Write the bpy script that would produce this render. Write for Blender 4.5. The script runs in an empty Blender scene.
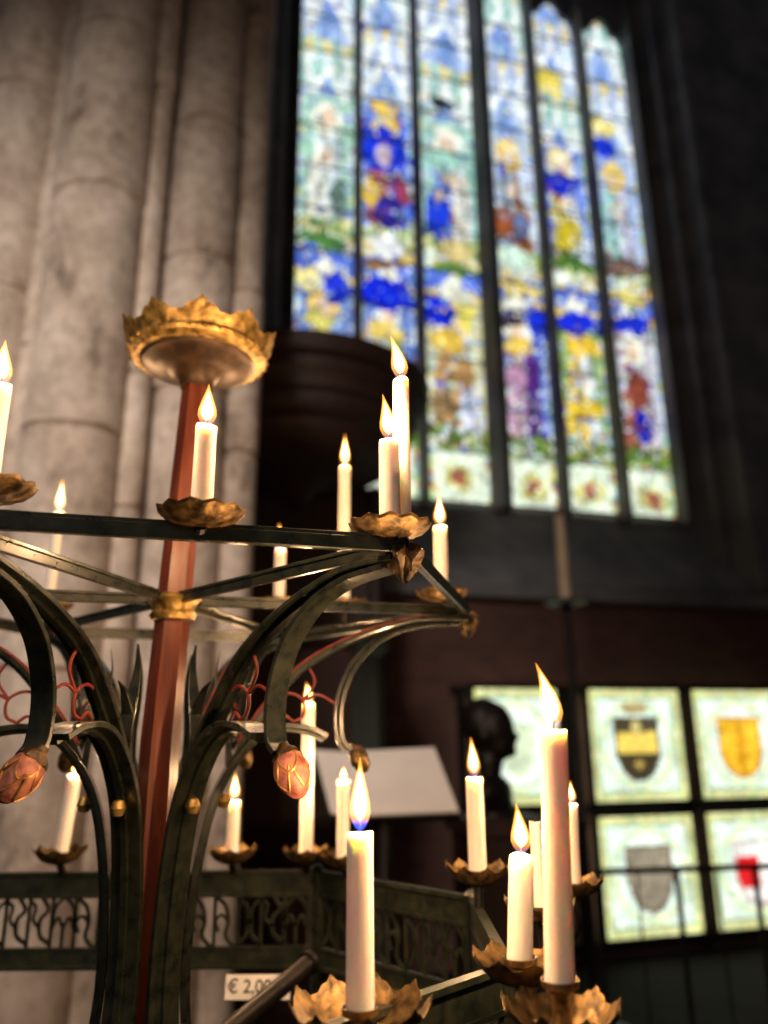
import bpy, bmesh, math, random
from mathutils import Vector, Matrix, noise
random.seed(7)
PI = math.pi
R = math.radians
SC = bpy.context.scene
C = SC.collection
try:
    SC.view_settings.view_transform = 'Standard'
except Exception:
    pass

# ------------------------------------------------------------------ camera
H = 1.5
F = 769.0
M = Matrix.Rotation(PI/2 + R(16.4), 3, 'X') @ Matrix.Rotation(R(-0.5), 3, 'Z')
cd = bpy.data.cameras.new('camera')
cam = bpy.data.objects.new('camera', cd)
C.objects.link(cam)
cam.matrix_world = Matrix.Translation((0, 0, H)) @ M.to_4x4()
cd.sensor_fit = 'VERTICAL'
cd.sensor_height = 36
cd.lens = F/1024*36
cd.clip_start = 0.05
cd.dof.use_dof = True
cd.dof.focus_distance = 0.77
cd.dof.aperture_fstop = 2.4
SC.camera = cam

def at(px, py, Y=None, z=None):
    d = M @ Vector(((px-384)/F, (512-py)/F, -1))
    s = Y/d.y if Y is not None else (z-H)/d.z
    return Vector((d.x*s, d.y*s, H+d.z*s))

# ------------------------------------------------------------------ materials
def lin(c):
    out = []
    for x in c[:3]:
        x = x/255.0
        out.append(x/12.92 if x <= .04045 else ((x+.055)/1.055)**2.4)
    return tuple(out)

def nmat(name):
    m = bpy.data.materials.new(name)
    m.use_nodes = True
    return m, m.node_tree.nodes, m.node_tree.links

def mat(name, c1, c2, rough=.5, metal=0., scale=20., bump=.1, detail=6., stretch=None, sss=0., rough2=None, coat=0.):
    m, n, l = nmat(name)
    p = n['Principled BSDF']
    tc = n.new('ShaderNodeTexCoord')
    nz = n.new('ShaderNodeTexNoise')
    nz.inputs['Scale'].default_value = scale
    nz.inputs['Detail'].default_value = detail
    if stretch:
        mp = n.new('ShaderNodeMapping')
        mp.inputs['Scale'].default_value = stretch
        l.new(tc.outputs['Object'], mp.inputs['Vector'])
        l.new(mp.outputs['Vector'], nz.inputs['Vector'])
    else:
        l.new(tc.outputs['Object'], nz.inputs['Vector'])
    cr = n.new('ShaderNodeValToRGB')
    cr.color_ramp.elements[0].position = .35
    cr.color_ramp.elements[1].position = .65
    cr.color_ramp.elements[0].color = (*lin(c1), 1)
    cr.color_ramp.elements[1].color = (*lin(c2), 1)
    l.new(nz.outputs['Fac'], cr.inputs['Fac'])
    l.new(cr.outputs['Color'], p.inputs['Base Color'])
    p.inputs['Roughness'].default_value = rough
    p.inputs['Metallic'].default_value = metal
    if coat:
        p.inputs['Coat Weight'].default_value = coat
        p.inputs['Coat Roughness'].default_value = .15
    if rough2 is not None:
        mr = n.new('ShaderNodeMapRange')
        mr.inputs['To Min'].default_value = rough
        mr.inputs['To Max'].default_value = rough2
        l.new(nz.outputs['Fac'], mr.inputs['Value'])
        l.new(mr.outputs['Result'], p.inputs['Roughness'])
    if bump:
        b = n.new('ShaderNodeBump')
        b.inputs['Strength'].default_value = bump
        b.inputs['Distance'].default_value = .01
        l.new(nz.outputs['Fac'], b.inputs['Height'])
        l.new(b.outputs['Normal'], p.inputs['Normal'])
    if sss:
        p.inputs['Subsurface Weight'].default_value = sss
        p.inputs['Subsurface Radius'].default_value = (1., .6, .35)
        p.inputs['Subsurface Scale'].default_value = .02
    return m

IRON = mat('dark green painted iron', (22, 28, 24), (42, 46, 36), .22, .25, 60, .06, rough2=.36, coat=.6)
IRONF = mat('dark green frieze iron', (30, 38, 31), (54, 57, 44), .3, .2, 60, .1, rough2=.45, coat=.3)
IRON2 = mat('black iron', (20, 18, 18), (34, 30, 28), .45, .4, 40, .1)
REDP = mat('red paint', (104, 32, 25), (130, 48, 36), .5, .1, 70, .1)
POLE = mat('red brown lacquered wood', (80, 34, 21), (116, 57, 35), .35, 0, 14, .08, stretch=(4, 4, .5), coat=.4)
GOLD = mat('worn antique gilding', (112, 86, 42), (206, 172, 102), .3, .75, 80, .25, rough2=.52)
BRASS = mat('aged bronze gold', (56, 44, 28), (140, 112, 68), .32, .7, 90, .25, rough2=.55)
DBRASS = mat('darkened brass leaf', (34, 28, 20), (84, 64, 36), .38, .6, 80, .3, rough2=.55)
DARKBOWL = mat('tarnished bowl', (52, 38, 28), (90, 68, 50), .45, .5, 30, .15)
BUD = mat('dusty rose bud paint', (112, 58, 48), (178, 116, 96), .55, 0, 70, .3)
BUDTIP = mat('gilt petal edge', (140, 92, 50), (200, 150, 84), .4, .6, 70, .2)
WAX = mat('candle wax', (234, 227, 220), (244, 239, 232), .45, 0, 8, .02, sss=.6)
WICK = mat('burnt wick', (20, 14, 12), (40, 28, 22), .9, 0, 100, 0)
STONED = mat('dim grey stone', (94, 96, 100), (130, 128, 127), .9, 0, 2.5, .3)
WOODD = mat('dark oak', (38, 20, 14), (54, 30, 21), .6, 0, 6, .15, stretch=(6, 6, .8))
PAPER = mat('pale board', (214, 206, 200), (224, 216, 210), .6, 0, 5, 0)
BRONZE = mat('dark bronze', (22, 17, 15), (36, 27, 23), .5, .5, 12, .15)
CARD = mat('white card', (246, 247, 250), (252, 252, 254), .6, 0, 30, 0)
INK = mat('black ink', (8, 8, 10), (14, 14, 16), .7, 0, 30, 0)

def stone_mat():
    m, n, l = nmat('weathered beige stone')
    p = n['Principled BSDF']
    tc = n.new('ShaderNodeTexCoord')
    def nz(scale, det, sx=1, sz=1):
        mp = n.new('ShaderNodeMapping'); mp.inputs['Scale'].default_value = (sx, sx, sz)
        t = n.new('ShaderNodeTexNoise'); t.inputs['Scale'].default_value = scale; t.inputs['Detail'].default_value = det
        t.inputs['Roughness'].default_value = .6
        l.new(tc.outputs['Object'], mp.inputs['Vector']); l.new(mp.outputs['Vector'], t.inputs['Vector'])
        return t
    def ramp(src, stops):
        cr = n.new('ShaderNodeValToRGB'); els = cr.color_ramp.elements
        while len(els) < len(stops): els.new(.5)
        for e, (q, c) in zip(els, stops):
            e.position = q; e.color = (*lin(c), 1)
        l.new(src, cr.inputs['Fac']); return cr.outputs['Color']
    a = nz(2.2, 4, 1, .8)
    f = nz(16, 10)
    d = nz(4, 8, 1, .5)
    base = ramp(a.outputs['Fac'], [(.3, (174, 158, 144)), (.5, (196, 180, 166)), (.7, (212, 197, 183))])
    fine = ramp(f.outputs['Fac'], [(.3, (208, 205, 202)), (.6, (255, 255, 255))])
    stain = ramp(d.outputs['Fac'], [(.32, (136, 128, 122)), (.43, (233, 229, 225)), (.6, (255, 255, 255))])
    def mul(x, y):
        mx = n.new('ShaderNodeMix'); mx.data_type = 'RGBA'; mx.blend_type = 'MULTIPLY'; mx.inputs[0].default_value = 1
        l.new(x, mx.inputs[6]); l.new(y, mx.inputs[7]); return mx.outputs[2]
    l.new(mul(mul(base, fine), stain), p.inputs['Base Color'])
    p.inputs['Roughness'].default_value = .9
    b = n.new('ShaderNodeBump'); b.inputs['Strength'].default_value = .3; b.inputs['Distance'].default_value = .02
    l.new(f.outputs['Fac'], b.inputs['Height']); l.new(b.outputs['Normal'], p.inputs['Normal'])
    return m
STONE = stone_mat()

def brick_mat():
    m, n, l = nmat('dark red brick')
    p = n['Principled BSDF']
    tc = n.new('ShaderNodeTexCoord')
    mp = n.new('ShaderNodeMapping')
    mp.inputs['Rotation'].default_value = (PI/2, 0, 0)
    b = n.new('ShaderNodeTexBrick')
    b.inputs['Color1'].default_value = (*lin((98, 64, 56)), 1)
    b.inputs['Color2'].default_value = (*lin((82, 54, 48)), 1)
    b.inputs['Mortar'].default_value = (*lin((84, 70, 62)), 1)
    b.inputs['Scale'].default_value = 3.2
    b.inputs['Mortar Size'].default_value = .015
    l.new(tc.outputs['Object'], mp.inputs['Vector'])
    l.new(mp.outputs['Vector'], b.inputs['Vector'])
    l.new(b.outputs['Color'], p.inputs['Base Color'])
    p.inputs['Roughness'].default_value = .9
    return m
BRICK = brick_mat()

def floor_mat():
    m, n, l = nmat('dark stone floor tiles')
    p = n['Principled BSDF']
    tc = n.new('ShaderNodeTexCoord')
    b = n.new('ShaderNodeTexBrick')
    b.offset = 0
    b.inputs['Color1'].default_value = (*lin((26, 23, 22)), 1)
    b.inputs['Color2'].default_value = (*lin((34, 30, 28)), 1)
    b.inputs['Mortar'].default_value = (*lin((14, 13, 13)), 1)
    b.inputs['Scale'].default_value = 1.
    b.inputs['Mortar Size'].default_value = .008
    b.inputs['Brick Width'].default_value = .5
    b.inputs['Row Height'].default_value = .5
    l.new(tc.outputs['Object'], b.inputs['Vector'])
    l.new(b.outputs['Color'], p.inputs['Base Color'])
    p.inputs['Roughness'].default_value = .85
    p.inputs['Specular IOR Level'].default_value = .15
    return m
FLOOR = floor_mat()

def glass_mat(name, strength):
    m, n, l = nmat(name)
    p = n['Principled BSDF']
    a = n.new('ShaderNodeAttribute')
    a.attribute_name = 'Col'
    tc = n.new('ShaderNodeTexCoord')
    nz = n.new('ShaderNodeTexNoise')
    nz.inputs['Scale'].default_value = 5
    nz.inputs['Detail'].default_value = 3
    l.new(tc.outputs['Object'], nz.inputs['Vector'])
    mr = n.new('ShaderNodeMapRange')
    mr.inputs['From Min'].default_value = .3
    mr.inputs['From Max'].default_value = .7
    mr.inputs['To Min'].default_value = strength*.75
    mr.inputs['To Max'].default_value = strength*1.25
    l.new(nz.outputs['Fac'], mr.inputs['Value'])
    p.inputs['Base Color'].default_value = (.02, .02, .02, 1)
    p.inputs['Roughness'].default_value = .3
    l.new(a.outputs['Color'], p.inputs['Emission Color'])
    l.new(mr.outputs['Result'], p.inputs['Emission Strength'])
    return m
GLASS = glass_mat('daylit stained glass', 1.3)
GLASS2 = glass_mat('daylit glass panel', 1.45)

def flame_mat(name, stops, strength):
    m, n, l = nmat(name)
    for x in list(n):
        if x.type == 'BSDF_PRINCIPLED':
            n.remove(x)
    out = n['Material Output']
    tc = n.new('ShaderNodeTexCoord')
    sx = n.new('ShaderNodeSeparateXYZ')
    l.new(tc.outputs['Generated'], sx.inputs[0])
    cr = n.new('ShaderNodeValToRGB')
    els = cr.color_ramp.elements
    while len(els) < len(stops):
        els.new(.5)
    for e, (pos, col) in zip(els, stops):
        e.position = pos
        e.color = (*col, 1)
    l.new(sx.outputs['Z'], cr.inputs['Fac'])
    em = n.new('ShaderNodeEmission')
    em.inputs['Strength'].default_value = strength
    l.new(cr.outputs['Color'], em.inputs['Color'])
    tr = n.new('ShaderNodeBsdfTransparent')
    ad = n.new('ShaderNodeAddShader')
    l.new(em.outputs[0], ad.inputs[0])
    l.new(tr.outputs[0], ad.inputs[1])
    l.new(ad.outputs[0], out.inputs['Surface'])
    return m
FLAME = flame_mat('flame mantle', [(0, (.03, .06, .3)), (.14, (.4, .13, .04)), (.32, (1, .38, .05)), (.75, (1, .40, .05)), (1, (.9, .25, .03))], 1.1)
CORE = flame_mat('flame core', [(0, (.6, .22, .05)), (.2, (1, .6, .16)), (.45, (1, .76, .34)), (.8, (1, .66, .22)), (1, (1, .5, .12))], 4.5)
FLAMEB = flame_mat('blue based flame mantle', [(0, (.02, .06, .7)), (.09, (.04, .08, .8)), (.18, (.8, .3, .08)), (.4, (1, .38, .05)), (.75, (1, .40, .05)), (1, (.9, .25, .03))], 1.1)

# ------------------------------------------------------------------ mesh helpers
class MB:
    def __init__(s):
        s.v = []; s.f = []; s.mi = []
    def add(s, vs, fs, mi=0):
        o = len(s.v)
        s.v += [tuple(x) for x in vs]
        for f in fs:
            s.f.append(tuple(i+o for i in f)); s.mi.append(mi)
    def box(s, c, d, rz=0, mi=0):
        cx, cy, cz = c; a, b, e = d[0]/2, d[1]/2, d[2]/2
        cs, sn = math.cos(rz), math.sin(rz)
        vs = []
        for z in (-e, e):
            for x, y in ((-a, -b), (a, -b), (a, b), (-a, b)):
                vs.append((cx+x*cs-y*sn, cy+x*sn+y*cs, cz+z))
        s.add(vs, [(3, 2, 1, 0), (4, 5, 6, 7), (0, 1, 5, 4), (1, 2, 6, 5), (2, 3, 7, 6), (3, 0, 4, 7)], mi)
    def loft(s, rings, closed=False, caps=True, mi=0):
        n = len(rings[0]); vs = [v for r in rings for v in r]; fs = []
        m = len(rings)
        for i in range(m if closed else m-1):
            a = i*n; b = ((i+1) % m)*n
            for j in range(n):
                k = (j+1) % n
                fs.append((a+j, a+k, b+k, b+j))
        if caps and not closed:
            fs.append(tuple(range(n-1, -1, -1)))
            fs.append(tuple((m-1)*n+j for j in range(n)))
        s.add(vs, fs, mi)
    def tube(s, path, r, n=8, closed=False, mi=0):
        path = [Vector(p) for p in path]; m = len(path); rings = []
        nrm = None
        for i in range(m):
            if closed:
                t = path[(i+1) % m]-path[i-1]
            else:
                t = path[min(i+1, m-1)]-path[max(i-1, 0)]
            t.normalize()
            if nrm is None:
                ref = Vector((0, 0, 1)) if abs(t.z) < .9 else Vector((1, 0, 0))
                nrm = (ref-t*ref.dot(t)).normalized()
            else:
                nrm = (nrm-t*nrm.dot(t)).normalized()
            b = t.cross(nrm)
            rr = r(i/(m-1)) if callable(r) else r
            rings.append([path[i]+nrm*rr*math.cos(2*PI*k/n)+b*rr*math.sin(2*PI*k/n) for k in range(n)])
        s.loft(rings, closed, True, mi)
    def bar(s, path, A, wa, wb, ob=0, taper=None):
        path = [Vector(p) for p in path]; A = Vector(A); m = len(path); rings = []
        for i in range(m):
            t = (path[min(i+1, m-1)]-path[max(i-1, 0)]).normalized()
            b = t.cross(A).normalized()
            k = taper(i/(m-1)) if taper else 1
            p = path[i]+b*ob
            a_, b_ = wa/2*k, wb/2*k
            c_ = min(a_, b_)*.22
            pts = [(a_, b_-c_), (a_-c_, b_), (-a_+c_, b_), (-a_, b_-c_), (-a_, -b_+c_), (-a_+c_, -b_), (a_-c_, -b_), (a_, -b_+c_)]
            rings.append([p+A*x+b*y for x, y in pts])
        s.loft(rings)
    def lathe(s, prof, n=32, mod=None, o=(0, 0, 0), mi=0):
        rings = []
        for k, (r, z) in enumerate(prof):
            ring = []
            for j in range(n):
                th = 2*PI*j/n
                rr, zz = (r, z) if mod is None else mod(r, z, th, k)
                ring.append((o[0]+rr*math.cos(th), o[1]+rr*math.sin(th), o[2]+zz))
            rings.append(ring)
        s.loft(rings, False, True, mi)
    def build(s, name, mats, parent=None, loc=None, rz=0, smooth=True, ang=35):
        me = bpy.data.meshes.new(name)
        me.from_pydata(s.v, [], s.f)
        bm = bmesh.new(); bm.from_mesh(me)
        bm.faces.ensure_lookup_table()
        for f, i in zip(bm.faces, s.mi):
            f.material_index = i
        bmesh.ops.remove_doubles(bm, verts=bm.verts, dist=1e-6)
        bmesh.ops.recalc_face_normals(bm, faces=bm.faces)
        bm.to_mesh(me); bm.free()
        for mt in (mats if isinstance(mats, (list, tuple)) else [mats]):
            me.materials.append(mt)
        if smooth:
            me.polygons.foreach_set('use_smooth', [True]*len(me.polygons))
            me.set_sharp_from_angle(angle=R(ang))
        ob = bpy.data.objects.new(name, me)
        C.objects.link(ob)
        if parent: ob.parent = parent
        if loc is not None: ob.location = loc
        ob.rotation_euler.z = rz
        return ob

def tag(o, label=None, cat=None, group=None, kind=None):
    if label: o['label'] = label
    if cat: o['category'] = cat
    if group: o['group'] = group
    if kind: o['kind'] = kind
    return o

def empty(name, loc, rz=0):
    o = bpy.data.objects.new(name, None)
    o.empty_display_size = .1
    C.objects.link(o); o.location = loc; o.rotation_euler.z = rz
    return o

def copy_part(o, parent, rz=None, loc=None):
    c = o.copy(); C.objects.link(c); c.parent = parent
    if rz is not None: c.rotation_euler.z = rz
    if loc is not None: c.location = loc
    for ch in list(o.children):
        g = ch.copy(); C.objects.link(g); g.parent = c
    return c

def cat_rom(pts, n=8):
    P = [Vector(p) for p in pts]
    P = [P[0]*2-P[1]]+P+[P[-1]*2-P[-2]]
    out = []
    for i in range(1, len(P)-2):
        a, b, c, d = P[i-1:i+3]
        for k in range(n):
            t = k/n
            out.append(.5*((2*b)+(c-a)*t+(2*a-5*b+4*c-d)*t*t+(3*b-a-3*c+d)*t**3))
    out.append(P[-2])
    return out

def rz(pts, n=8):      # (r, z above the eye) profile -> path in the x-z plane of the stand
    return cat_rom([Vector((r, 0, H+z)) for r, z in pts], n)

# ------------------------------------------------------------------ CANDLE STAND
CX, CY = -.29, 1.03
PH = R(16)
RU = .43
stand = empty('candle_stand', (CX, CY, 0))
tag(stand, 'tall wrought iron votive candle stand with red pole, gilded crown and candle tiers', 'candle stand')

b = MB(); b.lathe([(.0001, 0), (.26, 0), (.26, .03), (.22, .05), (.2, .08), (.1, .1), (.06, .16), (.04, .2), (.0001, .2)], 6)
b.build('foot', IRON, stand, smooth=False)
LEAN = .017
b = MB()
rings = []
for r, z in [(.026, .15), (.026, 1.2), (.0245, H), (.022, H+.25), (.019, H+.515)]:
    ox = LEAN*max(0, (z-H)/.55)
    rings.append([(ox+r*math.cos(R(20)+j*PI/3), r*math.sin(R(20)+j*PI/3), z) for j in range(6)])
b.loft(rings)
b.build('pole', POLE, stand, smooth=False)
b = MB()
b.lathe([(.02, -.020), (.028, -.018), (.031, -.011), (.028, -.006), (.030, .003), (.037, .009), (.033, .014), (.024, .017), (.02, .017)], 32,
        lambda r, z, th, k: (r*(1+.05*math.cos(8*th)) if r > .03 else r, z))
b.build('collar', GOLD, stand, loc=(.005, 0, H+.172))
b = MB()
b.lathe([(.02, -.03), (.05, -.02), (.06, 0), (.05, .02), (.02, .03)], 24)
b.build('pole_base_collar', GOLD, stand, loc=(0, 0, H-.41))

# crown: a wide shallow dish, dark underneath, with a thin finely toothed gilt rim
def tri(x): return abs(((x/PI) % 2)-1)
def crown_mod(r, z, th, k):
    if z > .004:
        t = tri(10*th+.6)
        s_ = tri(40*th+2.4)
        a = .34+.54*t**1.2+.12*s_
        zz = .004+(z-.004)*a
        rr = .0985+(r-.0985)*a
        return rr, zz
    return r, z
b = MB()
b.lathe([(.080, -.0125), (.090, -.0105), (.097, -.006), (.1, -.001), (.0985, .004), (.1025, .012), (.1075, .023), (.1150, .037),
         (.1144, .0373), (.1067, .0232), (.1017, .0122), (.0977, .004), (.095, .001), (.09, -.0045), (.078, -.009)], 480, crown_mod)
for i in range(30):      # beaded lower edge
    th = 2*PI*i/30
    b.lathe([(.0001, -.0032), (.0026, -.002), (.0031, 0), (.0026, .002), (.0001, .0032)], 8, None, (.1*math.cos(th), .1*math.sin(th), -.002))
crown = b.build('crown', GOLD, stand, loc=(LEAN, 0, H+.546), ang=18)
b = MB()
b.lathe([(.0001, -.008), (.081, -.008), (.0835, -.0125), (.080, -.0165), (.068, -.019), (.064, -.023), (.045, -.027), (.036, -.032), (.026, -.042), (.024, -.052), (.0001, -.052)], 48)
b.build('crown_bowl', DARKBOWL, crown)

def polypt(Rr, n, k, ph=0.):
    return Vector((Rr*math.cos(ph+k*2*PI/n), Rr*math.sin(ph+k*2*PI/n), 0))
ZR = H+.18
def flat(b, a, c, h, t):
    a = Vector(a); c = Vector(c); e = (c-a).normalized(); nr = Vector((e.y, -e.x, 0)).normalized()
    up = Vector((0, 0, 1))
    b.loft([[p+nr*t/2+up*h/2, p-nr*t/2+up*h/2, p-nr*t/2-up*h/2, p+nr*t/2-up*h/2] for p in (a, c)])
b = MB()
p0, p1 = polypt(RU, 6, 0), polypt(RU, 6, 1)
b.bar([p0+Vector((0, 0, ZR)), p1+Vector((0, 0, ZR))], (0, 0, 1), .014, .009)
b.bar([p0*.99+Vector((0, 0, ZR+.008)), p1*.99+Vector((0, 0, ZR+.008))], (0, 0, 1), .005, .015)
rail = b.build('upper_rail', IRON, stand, rz=PH, smooth=False)
b = MB()
b.bar([(.03, 0, ZR), (RU, 0, ZR)], (0, 0, 1), .011, .007)
b.bar([(.03, 0, ZR+.007), (RU, 0, ZR+.007)], (0, 0, 1), .004, .012)
spoke = b.build('spoke', IRON, stand, rz=PH, smooth=False)
b = MB()
def leafmod(r, z, th, k):
    return r*(1+.28*math.sin(4*th+z*160))*.68, z*.75+.004*math.sin(6*th)
b.lathe([(.0001, -.034), (.008, -.03), (.014, -.02), (.02, -.01), (.024, 0), (.02, .006), (.012, .01), (.0001, .012)], 32, leafmod, (RU, 0, ZR-.009))
fin = b.build('corner_leaf', DBRASS, stand, rz=PH)

# arms: broad flat bands with a low rib; the upper arm runs into the lower one
arm_p = rz([(.425, .168), (.37, .168), (.33, .162), (.255, .137), (.185, .098), (.14, .05), (.108, .005), (.088, -.035)])
b = MB(); b.bar(arm_p, (0, 1, 0), .031, .006)
b.bar(arm_p, (0, 1, 0), .008, .005, .005)
arm = b.build('arm', IRON, stand, rz=PH, ang=30)
b = MB()
b.bar([p for p in arm_p[8:-6]], (0, 1, 0), .009, .003, -.004)
b.build('red_edge_strip', REDP, arm, ang=30)
drop_p = rz([(.415, .162), (.35, .156), (.3, .138), (.262, .105), (.243, .07), (.235, .035), (.238, 0), (.25, -.014)])
b = MB(); b.bar(drop_p, (0, 1, 0), .027, .006)
b.bar(drop_p, (0, 1, 0), .007, .005, -.005)
drop = b.build('drop_arm', IRON, stand, rz=PH, ang=30)
low_p = rz([(.215, .004), (.19, .014), (.155, .017), (.125, .006), (.097, -.022), (.073, -.065), (.058, -.12), (.048, -.2), (.047, -.3), (.066, -.42)])
b = MB(); b.bar(low_p, (0, 1, 0), .039, .007)
b.bar(low_p, (0, 1, 0), .009, .005, .006)
low = b.build('lower_arm', IRON, stand, rz=PH, ang=30)
b = MB()
b.lathe([(.0001, -.01), (.006, -.008), (.0095, 0), (.006, .008), (.0001, .01)], 16, None, (.084, 0, H-.075))
b.build('gilt_boss', GOLD, low)
b = MB()
lp = rz([(.088, -.035), (.084, .01), (.072, .05), (.066, .085), (.07, .115)])
b.bar(lp, (0, 1, 0), .03, .008, 0, lambda t: 1-.92*t)
lp2 = rz([(.078, .03), (.092, .056), (.106, .068)])
b.bar(lp2, (0, 1, 0), .016, .006, 0, lambda t: 1-.9*t)
leaf = b.build('spiked_leaf', IRON, stand, rz=PH, ang=30)
b = MB()
for pts in ([(.14, .05), (.165, .06), (.185, .05), (.185, .03), (.172, .022)], [(.185, .05), (.205, .058), (.232, .045)],
            [(.172, .022), (.176, .012)], [(.15, .018), (.16, .03), (.172, .022)], [(.19, .098), (.2, .075), (.185, .05)]):
    b.tube(rz(pts, 5), .002, 6)
cusp = b.build('red_cusp', REDP, stand, rz=PH)
# flower buds: rose coloured ones at the front corners, small gilt ones elsewhere
def make_bud(mts, size):
    b = MB()
    def budmod(r, z, th, k):
        q = 1+.10*abs(math.cos(2.5*th+z*22))-.05
        return r*q, z
    prof = [(.0001, -.056), (.004, -.0555), (.0085, -.053), (.013, -.047), (.0172, -.038), (.0195, -.028), (.0198, -.018), (.017, -.008), (.012, 0), (.0001, .002)]
    b.lathe([(r*size, z*size) for r, z in prof], 40, budmod)
    def surf(z):
        for (r0, z0), (r1, z1) in zip(prof[:-1], prof[1:]):
            if z0 <= z <= z1: return r0+(r1-r0)*(z-z0)/(z1-z0)
        return .012
    for row, (ztop, n_) in enumerate(((-.038, 4), (-.02, 5))):
        for q in range(n_):
            th = q*2*PI/n_+row*.5
            pts = []
            for t in range(11):
                a = th+(t/10-.5)*1.5
                z = ztop+.016-.026*math.sin(PI*t/10)**.8
                rr = surf(z)+.0006
                pts.append((rr*size*math.cos(a), rr*size*math.sin(a), z*size))
            b.tube(pts, .0014*size, 5, mi=1)
    o = b.build('flower_bud', mts, stand)
    b = MB()
    b.lathe([(q[0]*size, q[1]*size) for q in [(.0001, .012), (.006, .012), (.008, .006), (.015, 0), (.0175, -.006), (.013, -.004), (.0001, -.004)]], 20,
            lambda r, z, th, k: (r*(1+.15*math.cos(5*th)) if r > .01*size else r, z))
    b.build('calyx', DBRASS, o)
    return o
def place_bud(o, az, r=.256, tilt=R(-30), tw=0.):
    o.matrix_local = Matrix.Rotation(az, 4, 'Z') @ Matrix.Translation((r, 0, H-.014)) @ Matrix.Rotation(tw, 4, 'X') @ Matrix.Rotation(tilt, 4, 'Y')
redbud = make_bud([BUD, BUDTIP], .9)
gbud = make_bud([BRASS, DBRASS], .62)
place_bud(redbud, PH+4*PI/3+R(1.5), .244, R(-26), R(-26))
place_bud(copy_part(redbud, stand), PH+5*PI/3)
place_bud(gbud, PH)
for k in (1, 2, 3):
    place_bud(copy_part(gbud, stand), PH+k*PI/3)
for k in range(1, 6):
    az = PH+k*PI/3
    for o in (rail, spoke, fin, arm, drop, low, leaf, cusp):
        copy_part(o, stand, az)

# pierced frieze round the lower tray (an elongated octagon)
Z0, Z1 = H-.362, H-.218
CORN = [Vector(p) for p in ((.41, .17, 0), (.17, .41, 0), (-.41, .41, 0), (-.65, .17, 0), (-.65, -.17, 0), (-.41, -.41, 0), (.17, -.41, 0), (.41, -.17, 0))]
za, zb = Z0+.028, Z1-.036
hh = zb-za
for ci in range(8):
    p0, p1 = CORN[ci], CORN[(ci+1) % 8]
    e = (p1-p0).normalized(); L = (p1-p0).length
    NRM = Vector((e.y, -e.x, 0))
    def FP(s_, z, off=0): return p0+e*s_+NRM*off+Vector((0, 0, z))
    b = MB()
    flat(b, FP(0, Z1-.017), FP(L, Z1-.017), .034, .004)
    flat(b, FP(0, Z1), FP(L, Z1), .006, .012)
    flat(b, FP(0, Z1-.036), FP(L, Z1-.036), .005, .009)
    flat(b, FP(0, Z0+.013), FP(L, Z0+.013), .026, .004)
    flat(b, FP(0, Z0), FP(L, Z0), .006, .012)
    flat(b, FP(0, Z0+.028), FP(L, Z0+.028), .005, .009)
    flat(b, FP(.006, (Z0+Z1)/2), FP(.016, (Z0+Z1)/2), Z1-Z0, .007)
    flat(b, FP(L-.016, (Z0+Z1)/2), FP(L-.006, (Z0+Z1)/2), Z1-Z0, .007)
    frz = b.build('frieze_panel', IRONF, stand, smooth=False)
    b = MB()
    N = max(2, round((L-.03)/.040))
    w = (L-.03)/N
    def strip(pts, wd, closed=False):
        pts = [Vector(p) for p in pts]; m = len(pts); rings = []
        for i in range(m):
            t = ((pts[(i+1) % m]-pts[i-1]) if closed else (pts[min(i+1, m-1)]-pts[max(i-1, 0)])).normalized()
            s_ = t.cross(NRM)
            rings.append([pts[i]+s_*wd/2+NRM*.0016, pts[i]-s_*wd/2+NRM*.0016, pts[i]-s_*wd/2-NRM*.0016, pts[i]+s_*wd/2-NRM*.0016])
        b.loft(rings, closed)
    for i in range(N):
        s0 = .015+i*w
        def Q(u, v): return FP(s0+u*w, za+v*hh)
        kind = (i*3+i//4) % 4
        strip([Q(0, 0), Q(0, 1)], .006)
        if kind == 0:      # two-light pointed arch
            strip(cat_rom([Q(0, .5), Q(.12, .8), Q(.5, 1)], 5), .0055)
            strip(cat_rom([Q(1, .5), Q(.88, .8), Q(.5, 1)], 5), .0055)
            strip([Q(.5, 0), Q(.5, .5)], .0055)
            strip(cat_rom([Q(0, .34), Q(.25, .6), Q(.5, .42), Q(.75, .6), Q(1, .34)], 5), .005)
        elif kind == 1:    # curling stem, black-letter like
            strip(cat_rom([Q(.1, 0), Q(.5, .22), Q(.42, .5), Q(.55, .8), Q(1, .98)], 6), .0065)
            strip(cat_rom([Q(.42, .5), Q(.7, .62), Q(.95, .5), Q(.8, .3)], 6), .005)
        elif kind == 2:    # arcs back to back
            strip(cat_rom([Q(0, .95), Q(.4, .72), Q(.4, .28), Q(0, .05)], 6), .0055)
            strip(cat_rom([Q(1, .95), Q(.6, .72), Q(.6, .28), Q(1, .05)], 6), .0055)
            strip([Q(.4, .5), Q(.6, .5)], .0055)
        else:
            strip(cat_rom([Q(0, .1), Q(.45, .25), Q(.5, .55), Q(.2, .75), Q(.5, 1)], 6), .0065)
            strip(cat_rom([Q(.5, .4), Q(.8, .55), Q(.75, .8), Q(1, .92)], 6), .005)
    b.build('pierced_tracery', IRONF, frz, ang=60)
    b = MB(); q_ = p0.normalized()*.03
    flat(b, (q_.x, q_.y, H-.5), (p0.x, p0.y, H-.5), .012, .012)
    b.build('lower_spoke', IRON, stand, smooth=False)
    b = MB(); b.lathe([(.0001, H-.51), (.008, H-.51), (.008, Z0), (.009, Z1), (.012, Z1+.004), (.007, Z1+.010), (.0001, Z1+.012)], 12, None, (p0.x, p0.y, 0))
    b.build('corner_post', IRON, stand)

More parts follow.
